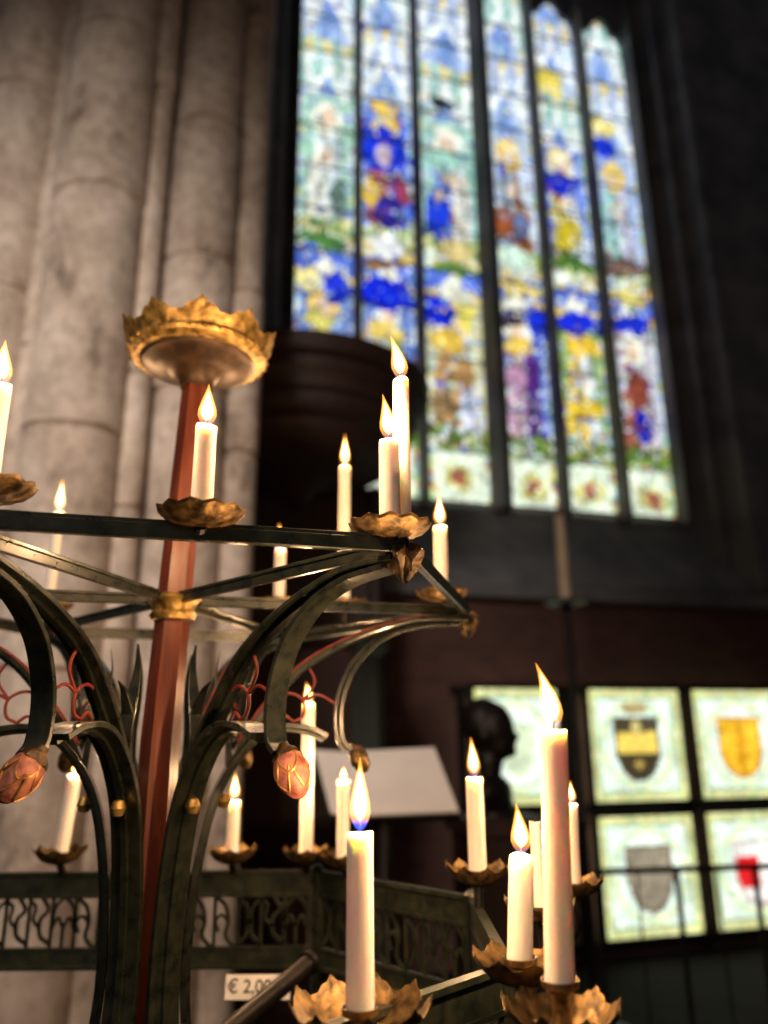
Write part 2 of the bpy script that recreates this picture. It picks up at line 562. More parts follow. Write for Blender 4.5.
# drip pans
def near_poly(p, upper):
    best = None
    pts = [polypt(RU, 6, k, PH) for k in range(6)] if upper else CORN
    for k in range(len(pts)):
        a, c = pts[k], pts[(k+1) % len(pts)]
        q = Vector((p.x, p.y, 0)); dd = c-a
        t = max(0, min(1, (q-a).dot(dd)/dd.length_squared))
        x = a+dd*t
        if best is None or (x-q).length < (best-q).length: best = x
    return best

def pan(world, style, size=1., upper=True, rot=0., lift=0.):
    loc = Vector((world.x-CX, world.y-CY, world.z-lift))
    rail_z = ZR+.006 if upper else Z1
    b = MB()
    if style == 'shallow':
        def md(r, z, th, k):
            if r > .025*size:
                return r*(1+.05*(tri(12*th+rot)-.5)), z+.003*size*(tri(12*th+rot)-.5)
            return r, z
        P = [(.0001, -.013), (.01, -.012), (.022, -.010), (.034, -.005), (.041, .001), (.0425, .004), (.0415, .0043), (.034, -.002), (.022, -.007), (.0001, -.008)]
        b.lathe([(r*size, z*size) for r, z in P], 96, md)
        b.lathe([(.0001, -.008), (.0145, -.008), (.0145, .004), (.0128, .004), (.0128, .0), (.0001, -.001)], 20)
    else:
        def md(r, z, th, k):
            if r > .033*size and z > -.002*size:
                s_ = tri(9*th+rot)
                a = .34+.56*s_**1.2+.10*tri(36*th+4*rot)
                base = .036*size
                zz = z*a if z > 0 else z
                return base+(r-base)*(.5+.5*a), zz
            return r, z
        P = [(.0001, -.016), (.01, -.0155), (.02, -.013), (.031, -.008), (.037, -.002), (.0415, .0035), (.045, .009), (.0488, .0165), (.0483, .0168), (.0444, .0092), (.0408, .0039), (.0362, -.001), (.030, -.0065), (.018, -.011), (.0001, -.0125)]
        b.lathe([(r*size, z*size) for r, z in P], 288, md)
        if lift:
            b.lathe([(.0001, -.012), (.012, -.012), (.008, -.004), (.0065, lift*.5), (.009, lift-.004), (.0145, lift-.001), (.0148, lift+.004), (.0132, lift+.004), (.0132, lift), (.0001, lift-.001)], 20)
        else:
            b.lathe([(.0001, -.012), (.015, -.012), (.0152, .005), (.0132, .005), (.0132, .0), (.0001, -.001)], 20)
    o = b.build('drip_pan', BRASS, stand, loc=loc, ang=24)
    x = near_poly(loc, upper)
    dv = Vector((x.x-loc.x, x.y-loc.y, 0)); dz = rail_z-loc.z
    b = MB()
    if dv.length < .024 or (upper and dv.length < .04):
        b.tube([(0, 0, -.01), (dv.x, dv.y, min(dz, -.014))], .0065, 10)
    else:
        b.tube(cat_rom([(0, 0, -.01), (0, 0, -.05), (dv.x*.25, dv.y*.25, -.085), (dv.x*.7, dv.y*.7, dz*.6-.075), (dv.x, dv.y, dz-.06)], 5), .0055, 10)
    b.build('pan_stem', IRON2, o)
    return o

# ------------------------------------------------------------------ CANDLES
def candle(px, base, top, Y, flame, label, dia=.021, lean=0., fl_lean=0., blue=False):
    p = at(px, base, Y=Y)
    h = at(px, top, Y=Y).z-p.z
    root = empty('candle', p)
    tag(root, label, 'candle', 'white votive candles on the stand')
    root.rotation_euler = (0, lean, random.uniform(-.4, .4) if lean == 0 else 0)
    r = dia/2
    b = MB()
    ph = random.uniform(0, 6)
    def md(rr, z, th, k):
        if z > h-.004 and rr > r*.8: return rr, z+.0012*math.sin(2*th+ph)
        return rr*(1+.008*math.sin(3*th+z*40+ph)), z
    b.lathe([(.0001, 0), (r*1.03, 0), (r*1.02, h*.1), (r, h*.4), (r*.99, h*.8), (r*.985, h-.003), (r*.93, h), (r*.8, h), (r*.55, h-.002), (.0001, h-.0025)], 32, md)
    b.build('wax_body', WAX, root)
    b = MB()
    b.tube([(0, 0, h-.003), (0, 0, h+.004), (.001, 0, h+.0085)], .0009, 6)
    b.build('wick', WICK, root)
    if flame:
        fh = at(px, flame, Y=Y).z-(p.z+h)
        wd = min(.0088, .18*fh+.0016)
        def fshape(scale_r, z0, z1, nm, mt, par, n=20):
            prof = [(0, .02), (.05, .42), (.14, .8), (.25, 1.), (.38, .95), (.55, .7), (.72, .42), (.86, .2), (.95, .08), (1, .01)]
            b = MB(); rings = []
            for t, w_ in prof:
                z = z0+(z1-z0)*t
                q = (z-h)/fh
                ox = fl_lean*fh*q*q
                rings.append([(ox+w_*scale_r*math.cos(2*PI*j/n), w_*scale_r*math.sin(2*PI*j/n), z) for j in range(n)])
            b.loft(rings)
            return b.build(nm, mt, par)
        fo = fshape(wd, h+.001, h+fh, 'flame', FLAMEB if blue else FLAME, root)
        fshape(wd*.66, h+.001+fh*(.14 if blue else .12), h+fh*.86, 'flame_core', CORE, fo)
        ld = bpy.data.lights.new('flame_light', 'POINT')
        ld.energy = 2.2*min(1.3, fh/.036)
        ld.color = (1, .58, .28)
        ld.shadow_soft_size = .006
        lo = bpy.data.objects.new('flame_light', ld)
        C.objects.link(lo)
        lo.location = p+Vector((math.sin(lean)*h, 0, h+fh*.45))
    return p

def cup(p, style, size=1., upper=True, rot=0., lift=0.):
    return pan(p, style, size, upper, rot, lift)

# upper tier
cup(candle(-15, 488, 386, .645, 340, 'candle cut by the left photo edge, above the near upper rail', fl_lean=-.02), 'shallow')
cup(candle(201, 515, 427, .672, 384, 'short candle on the near upper rail, in front of the red pole', .020), 'shallow', .94)
pc = candle(390, 528, 441, .73, 394, 'thick short candle at the front right corner of the upper rail', fl_lean=-.12)
cup(pc, 'shallow', .96)
candle(403, 527, 380, .752, 334, 'tall thin candle sharing the pan with the thick short corner candle', .0175, fl_lean=-.2)
cup(candle(442, 594, 527, 1.09, 494, 'small candle at the far right corner of the upper rail, rightmost of that rail'), 'shallow', .9)
cup(candle(344, 604, 467, 1.33, 434, 'tall slim candle on the far upper rail, seen left of the thick corner candle'), 'shallow', 1.)
cup(candle(279, 602, 549, 1.42, 523, 'short blurred candle on the far upper rail between red pole and tall slim candle', fl_lean=-.1), 'shallow', .9)
cup(candle(48, 606, 513, 1.33, 479, 'candle on the far upper rail at left, in front of the stone pier', .018), 'shallow', 1.)
# lower tier
cup(candle(60, 855, 775, 1.42, 757, 'leaning candle on the lower frieze at far left under the rose bud', .024, lean=R(5)), 'crown', .95, False)
cup(candle(232, 855, 801, 1.42, 772, 'short candle on the lower frieze just right of the iron arms, beneath the gilt bud', .0215), 'crown', .9, False, rot=.6)
cup(candle(306, 855, 703, 1.42, 682, 'tall candle at the far frieze corner left of the white board', .0225, fl_lean=-.15), 'crown', .86, False, rot=.3)
cup(candle(343, 860, 781, 1.375, 766, 'short candle on the lower frieze in front of the white board', .0215), 'crown', .86, False)
cup(candle(360, 1012, 833, .70, 757, 'sharp foreground candle with a long blue-based flame at the bottom centre', .0225, blue=True), 'crown', 1.2, False, rot=.35, lift=.006)
cup(candle(478, 874, 778, 1.12, 737, 'candle at the right frieze corner, standing in front of the bust', .0235, fl_lean=-.05), 'crown', .92, False)
cup(candle(520, 962, 855, .735, 803, 'mid height candle just left of the tallest right candle, leaning flame', .0215, lean=R(4), fl_lean=-.12), 'crown', .86, False, rot=.5, lift=.004)
cup(candle(560, 985, 730, .67, 663, 'tallest foreground candle at right with a large flame', .0225, lean=R(2.6), fl_lean=-.26), 'crown', .95, False, lift=.024)
cup(candle(574, 886, 804, 1.13, 780, 'small candle behind and right of the tallest foreground candle', .019, lean=R(2)), 'crown', .86, False, rot=.2)
cup(candle(540, 910, 822, .98, None, 'thin unlit candle half hidden between the two right foreground candles', .0135), 'crown', .86, False, rot=.4)

# price card
cc = at(258, 987, Y=1.32)
t = empty('price_card', cc)
tag(t, 'small white price card reading two euros under the pierced frieze', 'sign')
b = MB(); b.box((0, 0, 0), (.098, .002, .033)); b.build('card', CARD, t, smooth=False)
cu = bpy.data.curves.new('txt', 'FONT'); cu.body = '€ 2,00'; cu.size = .025; cu.align_x = 'LEFT'; cu.align_y = 'CENTER'; cu.extrude = .0002; cu.offset = .0002
tmp = bpy.data.objects.new('txt', cu); C.objects.link(tmp)
bpy.context.view_layer.update()
me = bpy.data.meshes.new_from_object(tmp.evaluated_get(bpy.context.evaluated_depsgraph_get()))
bpy.data.objects.remove(tmp)
me.materials.clear(); me.materials.append(INK)
tx = bpy.data.objects.new('lettering', me); C.objects.link(tx); tx.parent = t
tx.location = (-.046, -.0016, 0); tx.rotation_euler = (PI/2, 0, 0)
t.rotation_euler = (R(-12), R(1), R(2))
b = MB()
a0, a1 = at(206, 1050, Y=1.12), at(308, 964, Y=1.27)
b.tube([a0, a0.lerp(a1, .5), a1], .013, 12)
b.tube([a1, a1+(a1-a0).normalized()*.008], .017, 12)
tag(b.build('coin_tube', IRON2), 'dark slanting metal tube in front of the price card under the frieze', 'tube')

# ------------------------------------------------------------------ PIER
pier = empty('stone_pier', (-1.2, 3.3, 0))
tag(pier, 'tall clustered beige stone pier with round shafts behind the candle stand', 'column')
def shaft(x, y, r, joints):
    prof = [(.0001, 0), (r*1.35, 0), (r*1.35, .12), (r*1.2, .16), (r*1.28, .2), (r*1.15, .26), (r, .3)]
    z = .3
    for j in joints:
        dr = random.uniform(-.008, .006)
        prof += [(r+dr, z+.03), (r+dr, j-.016), (r+dr-.016, j-.007), (r-.016, j+.004), (r-.003, j+.013)]
        z = j
    prof += [(r, z+.03), (r, 9.6), (.0001, 9.6)]
    b = MB()
    P = [prof[0]]
    for a, c in zip(prof[:-1], prof[1:]):
        k = max(1, int(abs(c[1]-a[1])/.12))
        for q in range(1, k+1): P.append((a[0]+(c[0]-a[0])*q/k, a[1]+(c[1]-a[1])*q/k))
    b.lathe(P, 48, lambda rr, zz, th, k: (rr*(1+.013*noise.noise(Vector((math.cos(th)*2.5+x, math.sin(th)*2.5, zz*2.2)))), zz+(.005*math.sin(th*3+zz) if .3 < zz < 9.5 else 0)), (x+1.2, y-3.3, 0))
    return b.build('shaft', STONE, pier, ang=30)
shaft(-1.27, 2.95, .205, [1.05, 1.75, 2.69, 3.8, 4.7, 5.6, 6.8])
shaft(-.85, 3.13, .165, [1.3, 2.3, 2.95, 3.6, 4.35, 5.3, 6.2])
shaft(-1.055, 3.0, .062, [1.6, 2.4, 3.0, 4.5, 6.])
shaft(-.645, 3.2, .085, [1.9, 2.7, 3.5, 5.1])
shaft(-1.70, 3.0, .2, [.9, 2.0, 2.75, 3.35, 4.4, 5.5, 6.5])
shaft(-1.485, 2.95, .062, [1.4, 2.3, 3.1, 4.9])
b = MB(); b.box((-.1, .1, 4.8), (1.2, .5, 9.6))
b.build('core', STONE, pier, smooth=False)

# ------------------------------------------------------------------ BACK WALL + WINDOW
AL = R(16)
P0 = Vector((1.025, 6.5, 0))
WF = -.5
ZS = H+1.95; ZF = H+1.2; ZT = 9.95; TOP = 11.5
XL, XR = -1.9, 1.85
OL, OR = -2.25, 2.2
b = MB()
def quad(a, c, d, e_, mi): b.add([a, c, d, e_], [(0, 1, 2, 3)], mi)
BZ = 2.55
quad((-7, WF, 0), (7, WF, 0), (7, WF, BZ), (-7, WF, BZ), 1)
quad((-7, WF, BZ), (OL, WF, BZ), (OL, WF, TOP), (-7, WF, TOP), 0)
quad((OR, WF, BZ), (7, WF, BZ), (7, WF, TOP), (OR, WF, TOP), 0)
quad((OL, WF, BZ), (OR, WF, BZ), (OR, WF, ZF), (OL, WF, ZF), 0)
quad((OL, WF, ZT+.4), (OR, WF, ZT+.4), (OR, WF, TOP), (OL, WF, TOP), 0)
quad((OL, WF, ZF), (OR, WF, ZF), (XR, .05, ZS), (XL, .05, ZS), 0)
quad((XR, .05, ZS), (OR, WF, ZF), (OR, WF, ZT+.4), (XR, .05, ZT), 0)
quad((OL, WF, ZF), (XL, .05, ZS), (XL, .05, ZT), (OL, WF, ZT+.4), 0)
quad((XL, .05, ZT), (XR, .05, ZT), (OR, WF, ZT+.4), (OL, WF, ZT+.4), 0)
quad((-7, .3, 0), (7, .3, 0), (7, .3, TOP), (-7, .3, TOP), 0)
quad((-7, WF, TOP), (7, WF, TOP), (7, .3, TOP), (-7, .3, TOP), 0)
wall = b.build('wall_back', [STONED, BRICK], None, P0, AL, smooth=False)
tag(wall, 'dim church wall, grey stone above and dark red brick below', None, None, 'structure')
b = MB()
for (tt, yy, rr) in ((2.05, -.28, .05), (-2.1, -.28, .05), (2.2, -.5, .06), (-2.25, -.5, .06)):
    b.tube([(tt, yy, ZF+.25 if yy > -.4 else ZF), (tt, yy, ZT+.2)], rr, 12)
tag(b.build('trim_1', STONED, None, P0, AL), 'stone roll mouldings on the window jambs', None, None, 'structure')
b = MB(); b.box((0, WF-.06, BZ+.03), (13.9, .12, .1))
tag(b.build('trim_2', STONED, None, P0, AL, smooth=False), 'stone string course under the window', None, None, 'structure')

win = empty('window_1', P0, AL)
tag(win, 'tall six light stained glass church window', None, None, 'structure')
wdv = Vector((math.cos(AL), math.sin(AL), 0))
wn = Vector((-math.sin(AL), math.cos(AL), 0))
def on_wall(px, py, off=0.):
    d = M @ Vector(((px-384)/F, (512-py)/F, -1))
    o = Vector((0, 0, H)); q = Vector((P0.x, P0.y, 0))+wn*off
    s = (q-o).dot(wn)/d.dot(wn)
    p = o+d*s
    return (p-q).dot(wdv), p.z

# patches of strong colour: centre and half size, put on the wall plane
bl = [
 (340,195,8,22,(90,118,106)),(322,240,27,8,(74,122,60)),(337,288,15,18,(28,48,190)),(308,278,10,12,(236,226,150)),(320,318,20,7,(222,214,110)),
 (385,105,17,9,(226,192,90)),(385,148,23,23,(22,50,205)),(384,154,8,11,(190,176,190)),(371,190,9,15,(226,190,70)),(402,190,9,14,(150,60,90)),(388,212,13,17,(50,44,150)),(388,245,16,11,(236,238,240)),(385,264,24,5,(140,104,60)),(388,294,27,17,(18,38,205)),(385,330,20,11,(226,200,100)),
 (442,102,13,6,(30,44,46)),(445,160,15,13,(150,196,182)),(438,212,12,23,(26,58,205)),(441,196,5,7,(225,200,170)),(456,250,18,12,(204,186,126)),(455,268,24,6,(90,132,60)),(437,311,17,17,(18,38,195)),(467,316,9,14,(226,214,100)),(450,340,20,9,(222,188,76)),(466,372,9,17,(166,128,80)),(442,402,13,11,(146,120,82)),
 (505,222,12,17,(150,82,46)),(522,226,8,14,(90,110,150)),(515,258,18,11,(196,222,206)),(520,288,20,9,(226,202,100)),(540,322,10,17,(22,48,205)),(518,378,10,17,(182,138,168)),(533,376,10,19,(84,40,126)),(512,316,11,11,(66,56,70)),(520,345,17,9,(226,192,80)),
 (550,80,15,13,(226,208,90)),(562,183,16,11,(22,42,195)),(558,156,13,11,(215,202,150)),(570,232,13,17,(190,172,40)),(572,262,20,7,(66,106,46)),(580,322,24,11,(22,42,205)),(585,346,17,11,(226,188,50)),(590,408,21,10,(226,194,60)),
 (605,146,11,11,(28,58,225)),(603,126,15,8,(232,218,130)),(628,268,19,9,(116,92,82)),(630,298,18,8,(220,208,120)),(634,325,20,10,(22,42,185)),(640,386,11,17,(136,66,52)),(646,428,11,16,(16,26,165)),(655,462,24,5,(96,134,54)),
]
for (x, y) in ((460, 476), (534, 485), (592, 491), (654, 499)):
    bl += [(x, y, 15, 13, (216, 214, 130)), (x, y, 8, 8, (160, 96, 76))]
BL = []
for (x, y, rx, ry, c) in bl:
    t0, z0 = on_wall(x, y); t1, _ = on_wall(x+rx, y); _, z1 = on_wall(x, y-ry)
    BL.append((t0, z0, abs(t1-t0), abs(z1-z0), c))
muls = [(XL, .06), (-1.3, .08), (-.71, .08), (-.0, .17), (.62, .08), (1.235, .08), (XR, .06)]
zy = lambda y: on_wall(500, y)[1]
zG0, zG1 = zy(262), zy(246)
zA0, zA1 = zG1, zy(132)
zB0, zB1 = zy(432), zy(306)
zCan = zy(276)
ztop = zA1; zbot = zy(456)
ROBE_A = [(232,236,224),(84,74,172),(86,120,212),(166,110,68),(194,180,66),(202,200,226)]
CLOAK_A = [(190,206,212),(174,100,110),(222,216,202),(140,160,184),(226,236,236),(146,192,186)]
BG_A = [(156,198,176),(76,108,210),(156,202,192),(196,208,226),(86,114,208),(156,178,222)]
ROBE_B = [(224,228,222),(226,208,146),(208,210,230),(192,154,178),(232,238,238),(154,90,72)]
CLOAK_B = [(208,192,96),(154,174,98),(180,140,88),(98,62,136),(226,196,68),(210,192,204)]
BG_B = [(102,130,196),(96,120,190),(198,194,150),(92,114,196),(134,166,96),(190,188,200)]
PALE = [(196,220,238),(228,238,238),(172,200,230),(218,222,166),(158,206,194),(196,202,230)]
ACC = [(30, 60, 200), (226, 188, 70), (60, 110, 184), (80, 130, 70), (150, 60, 56), (30, 54, 180), (236, 242, 238), (124, 194, 210)]

def figure(u, v, robe, cloak, bg, i, t, z):
    if math.hypot(u/.26, (v-.80)/.085) < 1:
        return (232, 202, 172) if v > .755 and abs(u) < .17 else (204, 176, 138)
    if math.hypot(u/.46, (v-.81)/.14) < 1: return (232, 200, 90) if i % 2 else (238, 240, 222)
    half = .34+.34*(1-min(1, v/.72))**.8
    if v < .73 and abs(u+.05*math.sin(v*7+i)) < half:
        fold = math.sin(u*13+math.sin(v*9+i)*1.3)
        c = cloak if (u > .08) == (i % 2 == 0) else robe
        k = .64+.36*(fold > -.45)
        if abs(v-.5) < .07 and abs(u) < .22: c = (228, 202, 172)
        return tuple(x*k for x in c)
    if abs(u) > .8: return PALE[int(z*9+i) % 6]
    return bg

def canopy(u, v, i):
    arch = .55-abs(u)*.62
    if abs(u) < .14 and v > arch+.05: return (230, 210, 120) if v > .84 else (236, 243, 242)
    if v < arch: return (116, 148, 210) if abs(u) < .32 else (166, 188, 222)
    if v < arch+.15: return (238, 243, 239)
    if abs(abs(u)-.62) < .12: return (232, 239, 234) if v < .82 else (224, 206, 128)
    return (166, 182, 216) if (i % 2) else (152, 194, 186)

def paint(t, z):
    nx = .035*noise.noise(Vector((t*6, z*6, 0)))+.035*noise.noise(Vector((t*15, z*15, 3)))
    nz_ = .05*noise.noise(Vector((t*6, z*6, 7)))+.05*noise.noise(Vector((t*15, z*15, 9)))
    t2, z2 = t+nx, z+nz_
    cov = []
    for (a, c, rx, ry, col) in BL:
        d_ = math.hypot((t2-a)/rx, (z2-c)/ry)
        if d_ < 1: cov.append((rx*ry, col, d_))
    i = max(k for k in range(6) if t >= muls[k][0] or k == 0)
    xm = (muls[i][0]+muls[i+1][0])/2; hw = (muls[i+1][0]-muls[i][0])/2
    u = (t2-xm)/hw
    j = random.uniform(.82, 1.14)
    if cov and random.random() > .08:
        _, col, d_ = min(cov)
        if d_ > .86: j *= .6
        j *= 1+.5*noise.noise(Vector((t*16, z*9, 5)))
    else:
        if z2 > ztop:
            zz = (z2-ztop)/1.0+(.0 if i % 2 else .3)
            col = canopy(u, zz-math.floor(zz), i+int(math.floor(zz)))
        elif z2 > zA0:
            col = figure(u, (z2-zA0)/(zA1-zA0), ROBE_A[i], CLOAK_A[i], BG_A[i], i, t, z)
        elif z2 > zG0:
            col = [(84, 126, 60), (130, 156, 80), (180, 190, 130), (70, 108, 64), (216, 212, 150)][int(noise.noise(Vector((t*7, z*9, 1)))*5+10) % 5]
        elif z2 > zCan:
            col = [(206, 220, 206), (224, 196, 108), (164, 146, 104), (228, 235, 226)][int(noise.noise(Vector((t*8, z*9, 1)))*4+8) % 4]
        elif z2 > zB1:
            v = (z2-zB1)/(zCan-zB1)
            col = [(232, 232, 214), (226, 200, 100), (80, 108, 204)][0 if abs(u) < .5-.5*v else (1 if v < .3 else 2)]
        elif z2 > zB0:
            col = figure(u, (z2-zB0)/(zB1-zB0), ROBE_B[i], CLOAK_B[i], BG_B[i], i+3, t, z)
        elif z2 > zbot:
            col = [(70, 112, 40), (124, 150, 68), (164, 158, 88), (204, 210, 186), (88, 76, 54)][int(noise.noise(Vector((t*7, z*12, 1)))*5+10) % 5]
        else:
            col = random.choice([(236,244,228),(225,241,214),(213,234,211),(233,238,208)])
            if abs(u) > .72: col = random.choice([(180, 214, 150), (222, 222, 140), (140, 180, 190), (190, 110, 90)])
        if z > zbot:
            if random.random() < .13: col = random.choice(PALE)
            a_ = noise.noise(Vector((t*11+40, z*11, 1)))
            if a_ > (.42 if z < ztop else .55):
                col = ACC[int((noise.noise(Vector((t*4+9, z*4, 31)))*.5+.5)*len(ACC)*1.3) % len(ACC)]
    g = random.random()
    if g < .05: j *= .4
    elif g < .15: j *= .66
    return tuple(max(0, x*j) for x in lin(col))

def painted_grid(name, x0, x1, z0, z1, nx, nz_, fn, mt, parent, y=0., jit=.3):
    me = bpy.data.meshes.new(name); vs = []; fs = []; cols = []
    dx = (x1-x0)/nx; dz = (z1-z0)/nz_
    for j in range(nz_+1):
        for i in range(nx+1):
            a = random.uniform(-jit, jit)*dx if 0 < i < nx else 0
            c = random.uniform(-jit, jit)*dz if 0 < j < nz_ else 0
            vs.append((x0+i*dx+a, y, z0+j*dz+c))
    for j in range(nz_):
        for i in range(nx):
            k = j*(nx+1)+i
            cx, cz = x0+(i+.5)*dx, z0+(j+.5)*dz
            fs.append((k, k+1, k+nx+2, k+nx+1)); cols.append(fn(cx, cz))
    me.from_pydata(vs, [], fs)
    ca = me.color_attributes.new('Col', 'FLOAT_COLOR', 'CORNER')
    li = 0
    for f, c in zip(me.polygons, cols):
        for _ in f.vertices:
            ca.data[li].color = (*c, 1); li += 1
    me.materials.append(mt)
    o = bpy.data.objects.new(name, me); C.objects.link(o); o.parent = parent
    return o

APXS = [9.85, 9.9, 9.9, 9.75, 9.5, 9.42]
for i in range(6):
    x0 = muls[i][0]+muls[i][1]/2; x1 = muls[i+1][0]-muls[i+1][1]/2
    APX = APXS[i]; SPR = APX-.42
    painted_grid('lancet_glass', x0, x1, ZS+.02, APX+.03, 18, 170, paint, GLASS, win, .02)
    b = MB(); pts = []; xm = (x0+x1)/2; hw = (x1-x0)/2
    for s_ in range(33):
        u = -1+2*s_/32
        au = abs(u)
        zc = SPR+(.24*math.sqrt(max(0, 1-((au-.62)/.38)**2)) if au > .42 else 0)
        if au < .5: zc = max(zc, SPR+.12+.3*math.sqrt(max(0, 1-(au/.5)**2)))
        pts.append((xm+hw*u, zc))
    for a, c in zip(pts[:-1], pts[1:]):
        b.add([(a[0], -.03, a[1]), (c[0], -.03, c[1]), (c[0], -.03, ZT), (a[0], -.03, ZT)], [(0, 1, 2, 3)])
        b.add([(a[0], -.03, a[1]), (c[0], -.03, c[1]), (c[0], .03, c[1]), (a[0], .03, a[1])], [(0, 1, 2, 3)])
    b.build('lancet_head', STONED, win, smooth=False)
    b = MB(); z = ZS+.02
    while z < SPR:
        b.box(((x0+x1)/2, .005, z), (x1-x0+.02, .02, .010))
        z += .46
    b.build('saddle_bars', IRON2, win, smooth=False)
for i in range(7):
    x, w_ = muls[i]
    b = MB()
    d_ = .2 if i == 3 else .14
    zz0, zz1 = ZS-.05, ZT
    sec = [(-w_/2, .04), (-w_/2, -.02), (-w_*.2, -d_), (w_*.2, -d_), (w_/2, -.02), (w_/2, .04)]
    b.loft([[(x+a, c, zz0) for a, c in sec], [(x+a, c, zz1) for a, c in sec]])
    b.build('mullion', STONED, win, smooth=False)

# ------------------------------------------------------------------ LOWER GLASS PANELS
OFF = -.62
def panel_paint(kind, x0, x1, z0, z1):
    xm, zm, hw, hh_ = (x0+x1)/2, (z0+z1)/2, (x1-x0)/2, (z1-z0)/2
    sc = {'yellow': 1.12, 'dark': 1.1, 'grey': 1.05, 'red': 1.1, 'pale': .9}[kind]
    def inside(u, v, s):
        u /= s*sc; v = (v+.02)/(s*sc)
        if v > .46 or abs(u) > .44: return False
        if v > 0: return True
        return v > -.56 and abs(u) < .44*math.sqrt(max(0, 1-(v/.56)**2))
    def fn(x, z):
        u, v = (x-xm)/hw, (z-zm)/hh_
        c = random.choice([(228, 242, 224), (216, 238, 222), (238, 246, 230), (208, 232, 216)])
        m_ = max(abs(u), abs(v))
        if m_ > .86: c = random.choice([(222, 214, 140), (190, 214, 160), (232, 230, 184)]) if (int((u+v)*9) % 2) else (200, 202, 130)
        elif m_ > .8: c = (146, 166, 130)
        r_ = math.hypot(u, v)
        if .66 < r_ < .78 and m_ < .8: c = random.choice([(206, 224, 184), (224, 226, 164), (186, 212, 184)])
        sh = inside(u, v, 1.)
        rim = sh and not inside(u, v, .86)
        if kind == 'dark':
            if sh:
                if rim or v < -.16: c = (62, 54, 36) if math.hypot(u, v+.34) > .08 else (190, 160, 80)
                elif v > .2: c = (74, 66, 46) if math.hypot(u, v-.32) > .1 else (206, 190, 120)
                else: c = random.choice([(226, 200, 96), (216, 188, 84)])
            elif .52 < v < .74 and abs(u) < .22+.3*(v-.5): c = (160, 146, 96)
        elif kind == 'yellow' and sh:
            c = (186, 126, 24) if rim else random.choice([(232, 178, 36), (220, 164, 30), (238, 194, 66)])
            if abs(u) < .05 and not rim: c = (200, 140, 26)
        elif kind == 'grey' and sh:
            c = (104, 92, 72) if rim else random.choice([(140, 130, 110), (126, 116, 98), (150, 138, 118)])
        elif kind == 'red' and sh:
            c = (176, 160, 150) if rim else ((204, 30, 34) if (u < .04 and v < .2 and v > -.3) else (240, 238, 230))
        elif kind == 'pale' and sh:
            c = (200, 214, 180)
        j = random.uniform(.85, 1.1)
        if random.random() < .05: j *= .6
        return tuple(k*j for k in lin(c))
    return fn
rows = {1: (H-.478, H+.36), 2: (H-1.385, H-.55)}
cols = {1: (-.6, .1), 2: (.33, 1.16), 3: (1.25, 2.1)}
specs = [(1, 1, 'pale', 'pale backlit glass panel behind the bronze bust'),
         (2, 1, 'dark', 'upper backlit glass panel with a dark and gold shield, right of the tall candlestick'),
         (3, 1, 'yellow', 'backlit glass panel with a golden yellow shield, upper row at right edge'),
         (2, 2, 'grey', 'backlit glass panel with a plain brown grey shield, lower row behind the railing'),
         (3, 2, 'red', 'backlit glass panel with a white and red shield, lower row at right edge')]
for (c_, r_, kind, lab) in specs:
    x0, x1 = cols[c_]; z0, z1 = rows[r_]
    base = P0+wdv*((x0+x1)/2)+wn*OFF
    root = empty('stained_glass_panel', (base.x, base.y, z0), AL)
    tag(root, lab, 'glass panel', 'heraldic glass panels below the window')
    hw = (x1-x0)/2; hgt = z1-z0
    painted_grid('glass', -hw, hw, 0, hgt, 38, 38, panel_paint(kind, -hw, hw, 0, hgt), GLASS2, root, 0, .2)
    b = MB()
    for xx in (-hw, hw): b.box((xx, 0, hgt/2), (.035, .04, hgt+.035))
    for z_ in (0, hgt): b.box((0, 0, z_), (2*hw, .038, .035))
    b.build('lead_frame', IRON2, root, smooth=False)
base = P0+wn*(OFF+.06)
rk = empty('display_rack', (base.x, base.y, 0), AL)
tag(rk, 'black iron rack holding the backlit heraldic glass panels against the brick wall', 'rack')
for x in (-.66, .215, 1.205, 2.15):
    b = MB(); b.box((x, 0, .93), (.05, .05, 1.86)); b.build('upright', IRON2, rk, smooth=False)
for z in (.07, .985, 1.84):
    b = MB(); b.box((.75, .03, z), (2.95, .03, .06)); b.build('crossbar', IRON2, rk, smooth=False)

# ------------------------------------------------------------------ PULPIT
pu = empty('pulpit', (-.52, 4.5, 0))
tag(pu, 'dark oak pulpit with a stepped round sounding board, between pier and window', 'pulpit')
b = MB()
b.lathe([(r*.95, z-.1) for r, z in [(.0001, 3.75), (.80, 3.75), (.86, 3.72), (.86, 3.66), (.84, 3.62), (.80, 3.60), (.80, 3.54), (.77, 3.50), (.76, 3.44), (.73, 3.42), (.72, 3.36), (.68, 3.32), (.64, 3.30), (.6, 3.22), (.5, 3.16), (.3, 3.12), (.12, 3.06), (.05, 2.98), (.0001, 2.96)]], 48)
b.build('sounding_board', WOODD, pu)
b = MB(); b.box((0, .55, 1.6), (1.0, .06, 3.1)); b.box((0, .51, 2.85), (.8, .03, .5)); b.box((0, .51, 2.15), (.8, .03, .7)); b.build('backboard', WOODD, pu, smooth=False)
b = MB(); b.lathe([(.0001, .95), (.3, .95), (.46, 1.08), (.48, 1.12), (.48, 1.95), (.54, 2.0), (.54, 2.06), (.42, 2.06), (.42, 1.12), (.0001, 1.12)], 8)
b.build('parapet', WOODD, pu, smooth=False)
b = MB(); b.lathe([(.0001, 0), (.32, 0), (.32, .08), (.16, .2), (.12, .5), (.16, .85), (.28, .95), (.0001, .95)], 24); b.build('stem', WOODD, pu)
for x in (-.46, .46):
    b = MB(); b.lathe([(.0001, 0), (.06, 0), (.06, .1), (.045, .16), (.045, 3.0), (.06, 3.1), (.0001, 3.15)], 12, None, (x, .46, 0)); b.build('post', WOODD, pu)

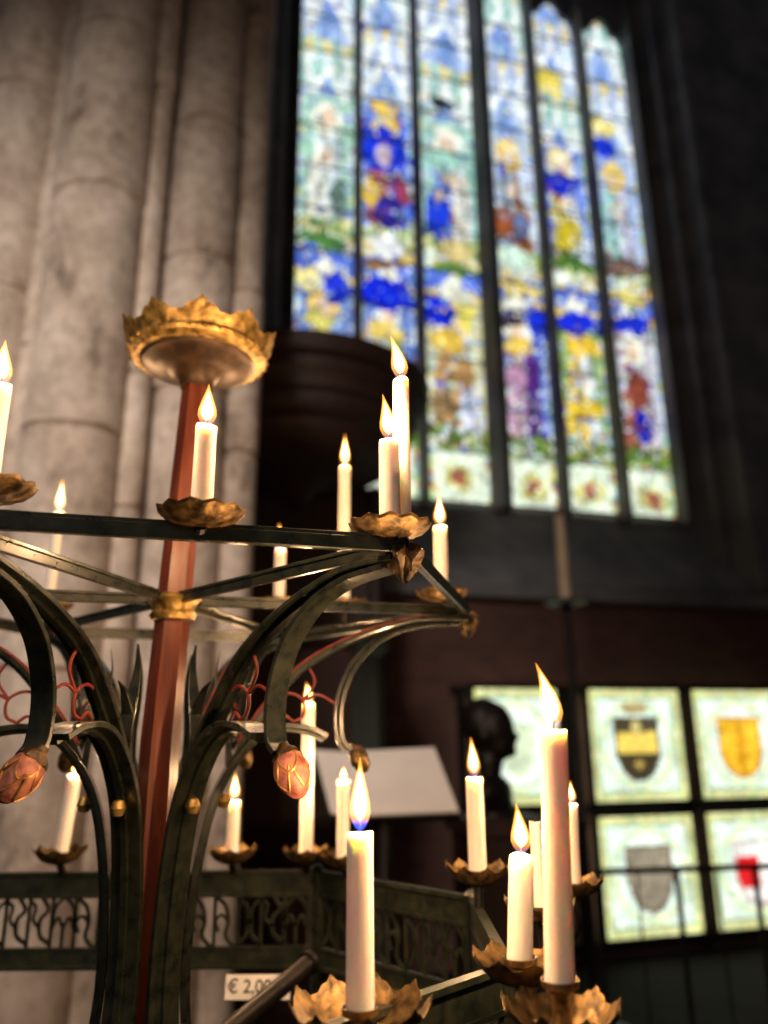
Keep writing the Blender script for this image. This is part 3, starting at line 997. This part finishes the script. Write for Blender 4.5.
# ------------------------------------------------------------------ INFO STAND
c = [at(315, 753, Y=2.86), at(434, 748, Y=2.86), at(459, 812, Y=2.66), at(331, 816, Y=2.66)]
ctr = (c[0]+c[1]+c[2]+c[3])/4
le = empty('reading_stand', (ctr.x, ctr.y, 0))
tag(le, 'sloping white sheet on a dark floor stand behind the candles', 'reading stand')
nrm = (c[1]-c[0]).cross(c[3]-c[0]).normalized()
if nrm.z < 0: nrm = -nrm
o = Vector((ctr.x, ctr.y, 0))
b = MB()
top = []; bot = []
for s_, lift in ((0, .016), (.24, 0), (1, .004)):      # straight leaves meeting in a crease near the left
    top.append(c[0].lerp(c[1], s_)+nrm*lift-o); bot.append(c[3].lerp(c[2], s_)+nrm*lift-o)
for k in range(2):
    q4 = [top[k], top[k+1], bot[k+1], bot[k]]
    b.loft([q4, [p-nrm*.008 for p in q4]])
b.build('sheet', PAPER, le, smooth=False)
b = MB(); grow = [ctr+(p-ctr)*1.03-nrm*.014 for p in c]
b.loft([[p-o for p in grow], [p-o-nrm*.02 for p in grow]]); b.build('tray', IRON2, le, smooth=False)
b = MB(); b.lathe([(.0001, 0), (.2, 0), (.2, .015), (.04, .03), (.022, .06), (.022, ctr.z-.03), (.0001, ctr.z-.03)], 20); b.build('post', IRON2, le)

# ------------------------------------------------------------------ BUST ON PLINTH
bx = at(493, 740, Y=3.6)
pl = MB()
pl.box((0, 0, .05), (.42, .42, .1)); pl.box((0, 0, .62), (.32, .32, 1.04)); pl.box((0, 0, 1.14), (.38, .38, .06))
plo = pl.build('plinth', WOODD, None, (bx.x, bx.y, 0), R(10), smooth=False)
tag(plo, 'dark square plinth under the bronze bust', 'plinth')
bm = bmesh.new()
def ball(x, y, z, sx, sy, sz):
    bmesh.ops.create_uvsphere(bm, u_segments=24, v_segments=16, radius=1, matrix=Matrix.Translation((x, y, z)) @ Matrix.Diagonal((sx, sy, sz, 1)))
ball(0, 0, .335, .098, .08, .11); ball(.03, 0, .29, .075, .062, .085); ball(.09, 0, .30, .028, .016, .022); ball(.085, 0, .325, .014, .014, .03)
ball(.07, 0, .245, .035, .035, .026); ball(.082, 0, .262, .018, .028, .012); ball(.075, .03, .338, .022, .02, .012); ball(.075, -.03, .338, .022, .02, .012)
ball(-.01, .08, .31, .022, .012, .032); ball(-.01, -.08, .31, .022, .012, .032); ball(-.03, 0, .36, .09, .086, .1)
ball(-.01, 0, .2, .055, .055, .08); ball(-.01, 0, .09, .085, .15, .07); ball(0, 0, .05, .08, .11, .05)
bmesh.ops.create_cone(bm, cap_ends=True, segments=24, radius1=.1, radius2=.06, depth=.05, matrix=Matrix.Translation((0, 0, .025)))
for v in bm.verts: v.co *= 1.1
me = bpy.data.meshes.new('bust'); bm.to_mesh(me); bm.free(); me.materials.append(BRONZE)
bu = bpy.data.objects.new('bust', me); C.objects.link(bu); bu.location = (bx.x-.01, bx.y, 1.171); bu.rotation_euler.z = R(-20)
rm = bu.modifiers.new('remesh', 'REMESH'); rm.mode = 'VOXEL'; rm.voxel_size = .008; rm.use_smooth_shade = True
sm = bu.modifiers.new('smooth', 'SMOOTH'); sm.iterations = 4
tag(bu, 'dark bronze head and shoulders bust standing before the pale glass panel', 'bust')

# ------------------------------------------------------------------ TALL CANDLESTICK
q = at(566, 603, Y=4.6)
ts = empty('candlestick', (q.x, q.y, 0))
tag(ts, 'tall dark floor candlestick standing left of the shield panels', 'candlestick')
b = MB(); b.lathe([(.0001, 0), (.2, 0), (.2, .03), (.08, .07), (.04, .14), (.025, .2), (.022, 1.0), (.04, 1.04), (.022, 1.08), (.022, q.z-.06), (.05, q.z-.03), (.0001, q.z-.02)], 20); b.build('shaft', BRONZE, ts)
b = MB(); b.lathe([(.0001, q.z-.03), (.06, q.z-.02), (.13, q.z), (.13, q.z+.012), (.05, q.z), (.0001, q.z)], 24); b.build('dish', BRONZE, ts)
hh_ = at(560, 516, Y=4.6).z-q.z
b = MB(); b.lathe([(.0001, 0), (.036, 0), (.034, hh_*.6), (.030, hh_), (.01, hh_+.004), (.0001, hh_+.004)], 20)
TALLWAX = mat('old ivory wax', (200, 174, 142), (216, 192, 160), .5, 0, 8, .02)
tag(b.build('altar_candle', TALLWAX, None, (q.x, q.y, q.z+.001)), 'tall unlit ivory candle on the dark floor candlestick', 'candle')

# ------------------------------------------------------------------ RAILING
ra = at(596, 872, Y=3.55); rb = at(830, 866, Y=3.7)
rl = empty('iron_railing', (ra.x, ra.y, 0), math.atan2(rb.y-ra.y, rb.x-ra.x))
tag(rl, 'thin black iron railing in front of the shield panels at right', 'railing')
LR = (Vector((rb.x, rb.y))-Vector((ra.x, ra.y))).length; zt = ra.z
b = MB(); b.tube([(0, 0, zt), (LR, 0, zt)], .013, 10); b.build('top_rail', IRON2, rl)
b = MB(); b.tube([(0, 0, .15), (LR, 0, .15)], .01, 8); b.build('bottom_rail', IRON2, rl)
n_ = 4
for i in range(n_):
    x = i*LR/(n_-1)
    b = MB(); b.tube([(x, 0, 0), (x, 0, zt+.01)], .012, 10); b.build('post', IRON2, rl)
    if i < n_-1:
        w_ = LR/(n_-1)
        b = MB(); b.tube([(x+w_*.5, 0, .15), (x+w_*.5, 0, zt)], .005, 6); b.build('baluster', IRON2, rl)

# ------------------------------------------------------------------ FLOOR
b = MB(); b.box((0, 3.2, -.05), (16, 14, .1))
tag(b.build('floor', FLOOR, smooth=False), 'dark stone church floor', None, None, 'structure')

# ------------------------------------------------------------------ LIGHT
w = bpy.data.worlds.new('world'); SC.world = w; w.use_nodes = True
bg = w.node_tree.nodes['Background']
bg.inputs['Color'].default_value = (.66, .63, .66, 1); bg.inputs['Strength'].default_value = .05
def spot(loc, tgt, e_, ang, col, size):
    l = bpy.data.lights.new('nave_and_fill_spot', 'SPOT'); l.energy = e_; l.spot_size = R(ang); l.spot_blend = 1; l.color = col; l.shadow_soft_size = size
    o = bpy.data.objects.new('nave_and_fill_spot', l); C.objects.link(o); o.location = loc
    o.rotation_euler = (Vector(tgt)-Vector(loc)).to_track_quat('-Z', 'Y').to_euler()
spot((-1.9, -1.7, 4.4), (-1.45, 3.1, 2.5), 1120, 50, (1, .89, .79), .9)
spot((-1.0, -1.4, 3.2), (-.25, 1., 1.4), 130, 44, (1, .80, .62), .8)  # added fill spot to lift the stand's ironwork, not a church lamp
spot((.5, 1.3, 4.4), (.07, 2.75, 1.4), 42, 20, (1, .92, .86), .2)  # narrow spot added to brighten the reading sheet, no real lamp
